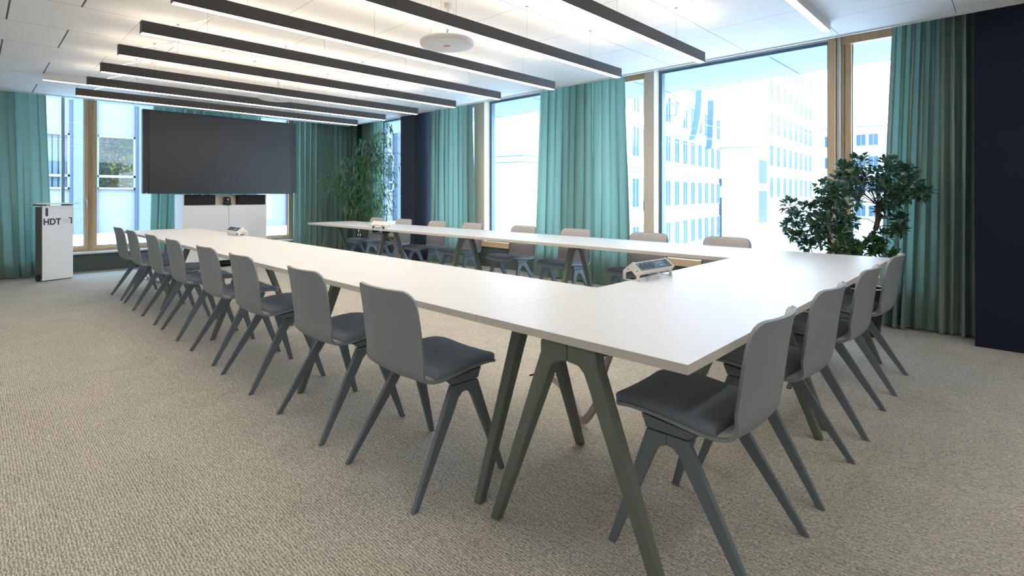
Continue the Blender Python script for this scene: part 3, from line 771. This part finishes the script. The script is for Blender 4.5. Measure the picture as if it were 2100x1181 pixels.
trunk.build('trunk', 'bark', root)
br = MB(); fo = MB(); fr = MB()
nodes = list(T1[len(T1) // 2:]) + list(T2[len(T2) // 3:])
for tip, r in tips:
    b = min(nodes, key=lambda q: (q - tip).length + .35 * max(q.z - tip.z, 0))
    mid = (b + tip) / 2 + Vector((rn.uniform(-.03, .03), rn.uniform(-.03, .03), rn.uniform(-.01, .05)))
    br.tube(wav([b, mid, tip], 2), .0035, 5)
    n = int(40 + 430 * r)
    for _ in range(n):
        while True:
            o = Vector((rn.uniform(-1, 1), rn.uniform(-1, 1), rn.uniform(-1, 1)))
            if o.length < 1: break
        p = tip + o * r
        if p.x > .30: continue
        d = (o + Vector((rn.uniform(-.6, .6), rn.uniform(-.6, .6), rn.uniform(-.1, .8)))).normalized()
        tgt = fr if (tip.z < .86 and rn.random() < .35) else fo
        leaf(tgt, p, d, Vector((rn.uniform(-.4, .4), rn.uniform(-.4, .4), 1)), rn.uniform(.045, .068), rn.uniform(.013, .018), rn.uniform(0, .35))
br.build('branch', 'bark', root)
fo.build('foliage', 'leaf', root, smooth=70, recalc=False)
tag(fr.build('fresh_foliage', 'leafy', root, smooth=70, recalc=False), 'bright light-green new leaves')

NAR = [(0.559, 2.509, 0.07), (0.629, 2.392, 0.082), (0.419, 2.369, 0.093), (0.349, 2.206, 0.105), (0.512, 2.229, 0.105), (0.605, 2.136, 0.082), (0.046, 2.206, 0.082), (0.046, 2.089, 0.082), (0.209, 2.136, 0.093), (0.256, 1.972, 0.14), (0.419, 1.972, 0.14), (-0.304, 1.856, 0.093), (-0.164, 1.879, 0.082), (-0.257, 1.669, 0.105), (-0.607, 1.623, 0.082), (-0.747, 1.483, 0.07), (-0.794, 1.389, 0.047), (-0.514, 1.436, 0.105), (-0.397, 1.553, 0.093), (-0.351, 1.343, 0.117), (-0.537, 1.249, 0.093), (-0.421, 1.11, 0.117), (-0.467, 0.993, 0.07), (-0.281, 1.133, 0.128), (-0.094, 1.856, 0.105), (0.022, 1.762, 0.14), (0.162, 1.809, 0.14), (-0.094, 1.599, 0.14), (0.092, 1.576, 0.163), (0.279, 1.693, 0.163), (0.442, 1.762, 0.14), (0.605, 1.879, 0.105), (0.745, 1.972, 0.07), (0.722, 1.762, 0.105), (0.582, 1.646, 0.14), (0.722, 1.599, 0.117), (-0.141, 1.343, 0.14), (0.022, 1.343, 0.163), (0.186, 1.366, 0.163), (0.372, 1.436, 0.163), (0.535, 1.413, 0.14), (0.699, 1.389, 0.117), (-0.117, 1.11, 0.128), (0.046, 1.11, 0.14), (0.209, 1.133, 0.14), (0.396, 1.156, 0.14), (0.559, 1.156, 0.128), (0.699, 1.156, 0.117), (-0.187, 0.97, 0.082), (0.046, 0.923, 0.117), (0.209, 0.923, 0.117), (0.372, 0.946, 0.117), (0.512, 0.946, 0.093), (0.629, 0.923, 0.093), (0.745, 0.946, 0.082), (0.139, 0.783, 0.082), (0.419, 0.806, 0.082), (0.722, 0.806, 0.058), (-0.048, 1.016, 0.093)]
root = empty('narrow_leaved_plant', (5.20, 8.62, 0), 0, 'tall plant with long drooping narrow leaves in a slate pot in the room corner', 'plant')
pot(root, .20, .36, 'potgrey')
rn = random.Random(5)
stem = MB(); fo = MB(); br = MB()
S1 = wav([(0, 0, .33), tuple(RV * .02 + Vector((0, 0, .7))), tuple(RV * .0 + FV * .03 + Vector((0, 0, 1.1))), tuple(RV * .12 + Vector((0, 0, 1.6))), tuple(RV * .20 + Vector((0, 0, 2.1)))])
S2 = wav([(.03, .02, .33), tuple(RV * -.08 + Vector((0, 0, .75))), tuple(RV * -.2 + Vector((0, 0, 1.15))), tuple(RV * -.32 + Vector((0, 0, 1.55)))])
for q, r0 in ((S1, .020), (S2, .014)): stem.tube(q, [r0 * (1 - .7 * i / (len(q) - 1)) for i in range(len(q))], 8)
stem.build('trunk', 'bark', root)
nodes = list(S1[4:]) + list(S2[4:])
for u, z, r in NAR:
    tip = RV * u + FV * rn.uniform(-.22, .22) + Vector((0, 0, z))
    b = min(nodes, key=lambda q: (q - tip).length + .8 * max(q.z - tip.z + .12, 0))
    mid = (b + tip) / 2 + Vector((0, 0, .09))
    W_ = wav([b, mid, tip], 2); br.tube(W_, .003, 5)
    for _ in range(int(175 * r + 10)):
        t = rn.random() ** .6; k = min(int(t * (len(W_) - 1)), len(W_) - 1); p = W_[k] + Vector([rn.uniform(-r, r) * .75 for _ in range(3)])
        if p.x > .12 and p.y < -.55: continue
        a = rn.uniform(0, 2 * PI); d = Vector((math.cos(a), math.sin(a), rn.uniform(-.75, .55)))
        leaf(fo, p, d, Vector((0, 0, 1)), rn.uniform(.12, .19), rn.uniform(.0095, .0135), rn.uniform(.35, .9), seg=4)
br.build('branch', 'bark', root)
fo.build('foliage', 'leaf2', root, smooth=70, recalc=False)

# ---------------------------------------------------------------- outside
GZ = -3.5
struct('ground', B(-60, 160, -40, 120, GZ - .3, GZ), 'plaza')
# overhanging soffit of this building
mb = MB(); mb.box(6.5, 7.9, -3, 12, 2.80, 2.95); mb.box(-3, 6.5, 10.5, 11.2, 2.80, 2.95); struct('exterior_soffit', mb, 'soffit')
mb = MB()
for y in (.2, 2.0, 3.8, 5.6, 7.4, 9.2): mb.box(6.5, 7.9, y - .008, y + .008, 2.796, 2.80)
struct('exterior_soffit_joint', mb, 'facadeline')
# slim steel mullion just outside the far-left window
struct('exterior_mullion', B(.985, 1.025, 10.36, 10.44, -3, 2.8), 'mullion')

def building(name, label, P0, P1, depth, z0, z1, rows, cols, win, mats=('facade', 'fframe', 'fglass'), u0=0., bands=(), skip=()):
    """box with front wall from P0 to P1 (seen side), extending 'depth' to its left-hand normal"""
    P0, P1 = Vector((*P0, 0)), Vector((*P1, 0)); e = (P1 - P0); L = e.length; e.normalize(); n = Vector((-e.y, e.x, 0))
    root = empty(name, P0, 0, label, 'building', 'white buildings beyond the windows')
    Q = [(0, 0), (L, 0), (L, depth), (0, depth)]
    mb = MB(); mb.prism(Q, lambda a, b, t: tuple(e * a + n * b + Vector((0, 0, t))), z0, z1); mb.build('wall', mats[0], root)
    ww, wh = win
    for z in rows:
        for c in cols:
            if (round(z, 1), c) in skip: continue
            u = u0 + c; f = MB()
            q = Vector((0, 0, z))
            for a0, a1, b0, b1 in ((-ww / 2 - .10, -ww / 2, -.1, wh + .1), (ww / 2, ww / 2 + .10, -.1, wh + .1), (-ww / 2, ww / 2, -.1, 0), (-ww / 2, ww / 2, wh, wh + .1), (-.03, .03, 0, wh)):
                f.prism([(u + a0, b0 + z), (u + a1, b0 + z), (u + a1, b1 + z), (u + a0, b1 + z)], lambda a, b, t: tuple(e * a - n * t + Vector((0, 0, b))), -.05, .06)
            fo = f.build('window', mats[1], root, smooth=0)
            g = MB(); g.prism([(u - ww / 2, z), (u + ww / 2, z), (u + ww / 2, z + wh), (u - ww / 2, z + wh)], lambda a, b, t: tuple(e * a - n * t + Vector((0, 0, b))), -.02, .02)
            g.build('pane', mats[2], fo, smooth=0)
    for z, h in bands:
        b = MB(); b.prism([(-.03, -.03), (L + .03, -.03), (L + .03, depth), (-.03, depth)], lambda a, b_, t: tuple(e * a + n * b_ + Vector((0, 0, t))), z, z + h)
        b.build('string_course', 'facadeline', root, smooth=0)
    return root, e, n, L
# A: long facade receding on the left of the street
A, eA, nA, LA = building('office_building', 'white office building with a long row of tall windows receding behind the middle window', (18.8, 16.4), (56.2, 21.7), 6.5, GZ, 8.9,
    (-3.0, .35, 3.9, 7.2 - .2), [5.0 + 2.3 * i for i in range(0, 15)], (1.15, 1.95), bands=((2.75, .05), (3.05, .05), (6.1, .05), (8.55, .12)))
mb = MB(); 
for i in range(16):
    p = eA * (24 + i) + nA * 1.0; mb.tube([p + Vector((0, 0, 8.9)), p + Vector((0, 0, 10.0))], .03, 6)
for z in (9.4, 10.0): mb.tube([eA * 24 + nA * 1 + Vector((0, 0, z)), eA * 39 + nA * 1 + Vector((0, 0, z))], .03, 6)
mb.build('roof_railing', 'facadeline', A)
mb = MB(); mb.prism([(22, 3), (37.5, 3), (37.5, 6.4), (22, 6.4)], lambda a, b, t: tuple(eA * a + nA * b + Vector((0, 0, t))), 8.9, 14.5); mb.build('roof_storey', 'facade', A)
# B: white corner block with deep openings
Bb, eB, nB, LB = building('corner_building', 'tall white corner block with two deep dark openings, seen through the widest window', (56.8, 18.6), (86.5, 20.3), 14, GZ, 21,
    (-2.6 + 3.55, -2.6 + 7.1, 8.1, 11.7, 15.2), [7.2 + 3.0 * i for i in range(0, 8)], (1.25, 2.2), bands=((6.1, .06), (12.6, .06), (13.1, .06)))
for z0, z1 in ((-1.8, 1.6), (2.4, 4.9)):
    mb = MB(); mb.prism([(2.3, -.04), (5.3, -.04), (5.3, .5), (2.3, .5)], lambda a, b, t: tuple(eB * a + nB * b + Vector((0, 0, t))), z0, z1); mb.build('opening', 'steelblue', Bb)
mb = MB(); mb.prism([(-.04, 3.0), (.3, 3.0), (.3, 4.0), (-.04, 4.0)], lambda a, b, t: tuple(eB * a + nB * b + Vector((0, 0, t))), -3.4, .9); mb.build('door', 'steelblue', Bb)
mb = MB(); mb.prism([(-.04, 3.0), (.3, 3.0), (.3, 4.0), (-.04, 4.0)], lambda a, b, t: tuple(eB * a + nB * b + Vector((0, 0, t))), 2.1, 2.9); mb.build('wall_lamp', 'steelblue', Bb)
# C: distant block across the end
Cc, eC, nC, LC = building('distant_building', 'low white building with small windows in the distance beyond the street', (95, 21), (97, -30), 10, GZ, 11.6,
    (9.2 - .6, 5.3, 1.6, -2.0), [1.0 + 4.0 * i for i in range(0, 12)] + [2.5 + 4.0 * i for i in range(0, 12)], (1.1, 1.6), bands=((11.3, .12), (7.6, .05)))
mb = MB(); mb.prism([(0, 5), (6, 5), (6, 9), (0, 9)], lambda a, b, t: tuple(eC * a + nC * b + Vector((0, 0, t))), 11.6, 15.5); mb.build('roof_storey', 'facade', Cc)
# concrete retaining wall and stair in front of B
root = empty('concrete_wall', (42, 11.2, GZ), 0, 'grey concrete retaining wall with steps in the courtyard outside', 'wall')
B(0, 12, -10, 1.4, 0, 1.9).build('block', 'concrete', root)
mb = MB()
for i in range(5): mb.box(12 + i * .35, 12.35 + i * .35, -8, 1.2, 0, 2.0 + .17 * i)
mb.build('step', 'concrete', root)
mb = MB(); mb.tube([(11.5, 1.2, 1.9), (11.5, 1.2, 2.9), (14.0, 1.2, 3.7)], .04, 6); mb.build('handrail', 'facadeline', root)
# large curved sign letters standing off facade A
def arc(u, z0, z1, bulge, lab, mside='signblue', off=1.6, w=.38):
    root = empty('sign_letter', tuple(Vector((18.8, 16.4, 0)) + eA * u - nA * off), 0, lab, 'sign', 'curved sign letters on the white facade')
    for nm, t0, t1, mat in (('face', -.06, .0, 'signwhite'), ('side', .0, .5, mside)):
        outer = []; inner = []
        for i in range(17):
            t = i / 16; z = z0 + (z1 - z0) * t; x = bulge * (math.sin(t * PI * .5) ** .8)
            outer.append((x + w * (.7 + .3 * t), z)); inner.append((x, z))
        MB().prism(outer + inner[::-1], lambda a, b, t: tuple(eA * a - nA * t + Vector((0, 0, b))), *( (-.0, .06) if nm == 'face' else (-.5, .0))).build(nm, mat, root)
    mb = MB()
    for z in (z0 + .3 * (z1 - z0), z1 - .2): mb.tube([eA * bulge + nA * .4 + Vector((0, 0, z)), eA * bulge + nA * off + Vector((0, 0, z))], .03, 6)
    mb.build('bracket', 'facadeline', root)
arc(14.3, 6.2, 9.2, 1.7, 'slim curved sign letter seen through the narrow window sash')
arc(18.6, 6.1, 10.9, 2.7, 'orange-edged curved sign letter, leftmost in the wide window', 'orange')
arc(23.0, 5.7, 10.0, 2.0, 'blue-edged curved sign letter, middle one in the wide window')
arc(28.2, 5.3, 9.7, .7, 'nearly straight blue sign letter, rightmost in the wide window')

# E: panel facade facing the far windows
root = empty('panel_building', (0, 24, 0), 0, 'pale panel-clad building with blue columns behind the far-left windows', 'building', 'white buildings beyond the windows')
ex = [3.02 + 2.02 * i for i in range(-5, 8)]
mb = MB(); mb.box(-9, 20, .12, .4, 3.42, 9); mb.box(-9, 20, .12, .4, -.25, 1.40); mb.box(-9, 20, .12, .4, -3.5, -.9); mb.build('wall', 'facade3', root)
mb = MB(); mb.box(-9, 20, -.3, .4, -.9, -.25); mb.build('ledge', 'concrete', root)
for i, x in enumerate(ex):
    c = MB(); c.box(x - .42, x - .02, -.25, .3, -3.5, 9); c.box(x + .02, x + .30, -.12, .3, -3.5, 9); c.build('column', 'bluecol', root)
    l = MB(); l.box(x - .02, x + .02, -.16, .3, -3.5, 9); l.box(x - .50, x - .42, -.05, .3, -3.5, 9); l.build('joint', 'steelblue', root)
    f = MB(); a, b = x + .30, x + 2.02 - .50
    f.box(a, a + .06, .0, .12, 1.40, 3.42); f.box(b - .06, b, .0, .12, 1.40, 3.42); f.box(a, b, .0, .12, 1.84, 1.93); f.box(a, b, .0, .12, 3.36, 3.42); f.box(a, b, 0, .12, 1.40, 1.46)
    w = f.build('window', 'fframe', root)
    B(a + .06, b - .06, .05, .07, 1.46, 3.36).build('pane', 'glass', w, smooth=0)
    if x + 1 < 3.0:
        bl = MB(); k = a + .08
        while k < b - .1: bl.box(k, k + .13, .18, .19, 1.46, 3.36); k += .17
        bl.build('blind', 'bluecol', w)
mb = MB(); mb.box(-9, 20, 3.5, 3.6, -3.5, 9); mb.build('rear_wall', 'bluecol', root)
# trees added behind the glazing in place of tree reflections in it
for x, lab, mt in ((4.0, 'green and yellow tree, stand-in for a reflection in the panel-clad building glazing', ('tree', 'treeo')), (7.3, 'reflection stand-in tree right of the green and yellow one, mostly hidden by the screen', ('tree', 'tree'))):
    root = empty('tree_reflection_standin', (x, 25.6, GZ), 0, lab, 'tree')
    mb = MB(); mb.tube([(0, 0, 0), (.05, 0, 3), (0, 0, 5.6)], [.12, .09, .04], 8); mb.build('trunk', 'bark', root)
    rn = random.Random(int(x * 10)); f1 = MB(); f2 = MB()
    for _ in range(2600):
        o = Vector((rn.uniform(-1.3, 1.3), rn.uniform(-.8, .8), rn.uniform(4.6, 7.6)))
        tgt = f2 if (o.x > -.1 and o.z < 6.4) else f1
        leaf(tgt, o, Vector((rn.uniform(-1, 1), rn.uniform(-1, 1), rn.uniform(-1, 1))), Vector((0, 0, 1)), rn.uniform(.10, .18), .04)
    f1.build('crown', mt[0], root, recalc=False); f2.build('lower_crown', mt[1], root, recalc=False)

# ---------------------------------------------------------------- light
W_ = bpy.data.worlds.new('sky'); S.world = W_; W_.use_nodes = True
nt = W_.node_tree; nt.nodes.clear()
o = nt.nodes.new('ShaderNodeOutputWorld'); b = nt.nodes.new('ShaderNodeBackground')
tc = nt.nodes.new('ShaderNodeTexCoord'); sp = nt.nodes.new('ShaderNodeSeparateXYZ'); r = nt.nodes.new('ShaderNodeValToRGB')
nt.links.new(tc.outputs['Generated'], sp.inputs[0]); nt.links.new(sp.outputs[2], r.inputs[0])
r.color_ramp.elements[0].position = 0; r.color_ramp.elements[0].color = (.72, .84, 1, 1)
r.color_ramp.elements[1].position = .8; r.color_ramp.elements[1].color = (.44, .66, 1, 1)
nt.links.new(r.outputs[0], b.inputs[0]); b.inputs[1].default_value = 4.8
nt.links.new(b.outputs[0], o.inputs[0])
sl = bpy.data.lights.new('sun', 'SUN'); sl.energy = 1.7; sl.angle = math.radians(3); sl.color = (1, .98, .95)
so = bpy.data.objects.new('sun', sl); COL.objects.link(so)
so.rotation_euler = Vector((-.35, -1, .85)).to_track_quat('Z', 'Y').to_euler()

# ---------------------------------------------------------------- camera
cd = bpy.data.cameras.new('camera'); cam = bpy.data.objects.new('camera', cd); COL.objects.link(cam); S.camera = cam
cam.location = (0, 0, 1.1827)
yaw = .796
cam.rotation_euler = (PI / 2, 0, math.atan2(-math.cos(yaw), math.sin(yaw)))
cd.sensor_width = 36; cd.lens = 1066.85 * 36 / 2100
cd.shift_x = (1050 - 988.63) / 2100; cd.shift_y = -(590.5 - 399.63) / 2100
cd.clip_end = 500; cd.clip_start = .02

S.view_settings.view_transform = 'Standard'; S.view_settings.look = 'None'; S.view_settings.gamma = 1; S.view_settings.exposure = 1.11
S.view_settings.use_curve_mapping = False
S.cycles.use_denoising = True
S.cycles.max_bounces = 10; S.cycles.diffuse_bounces = 5; S.cycles.glossy_bounces = 4; S.cycles.transparent_max_bounces = 16
S.cycles.sample_clamp_indirect = 8; S.cycles.caustics_reflective = False; S.cycles.caustics_refractive = False
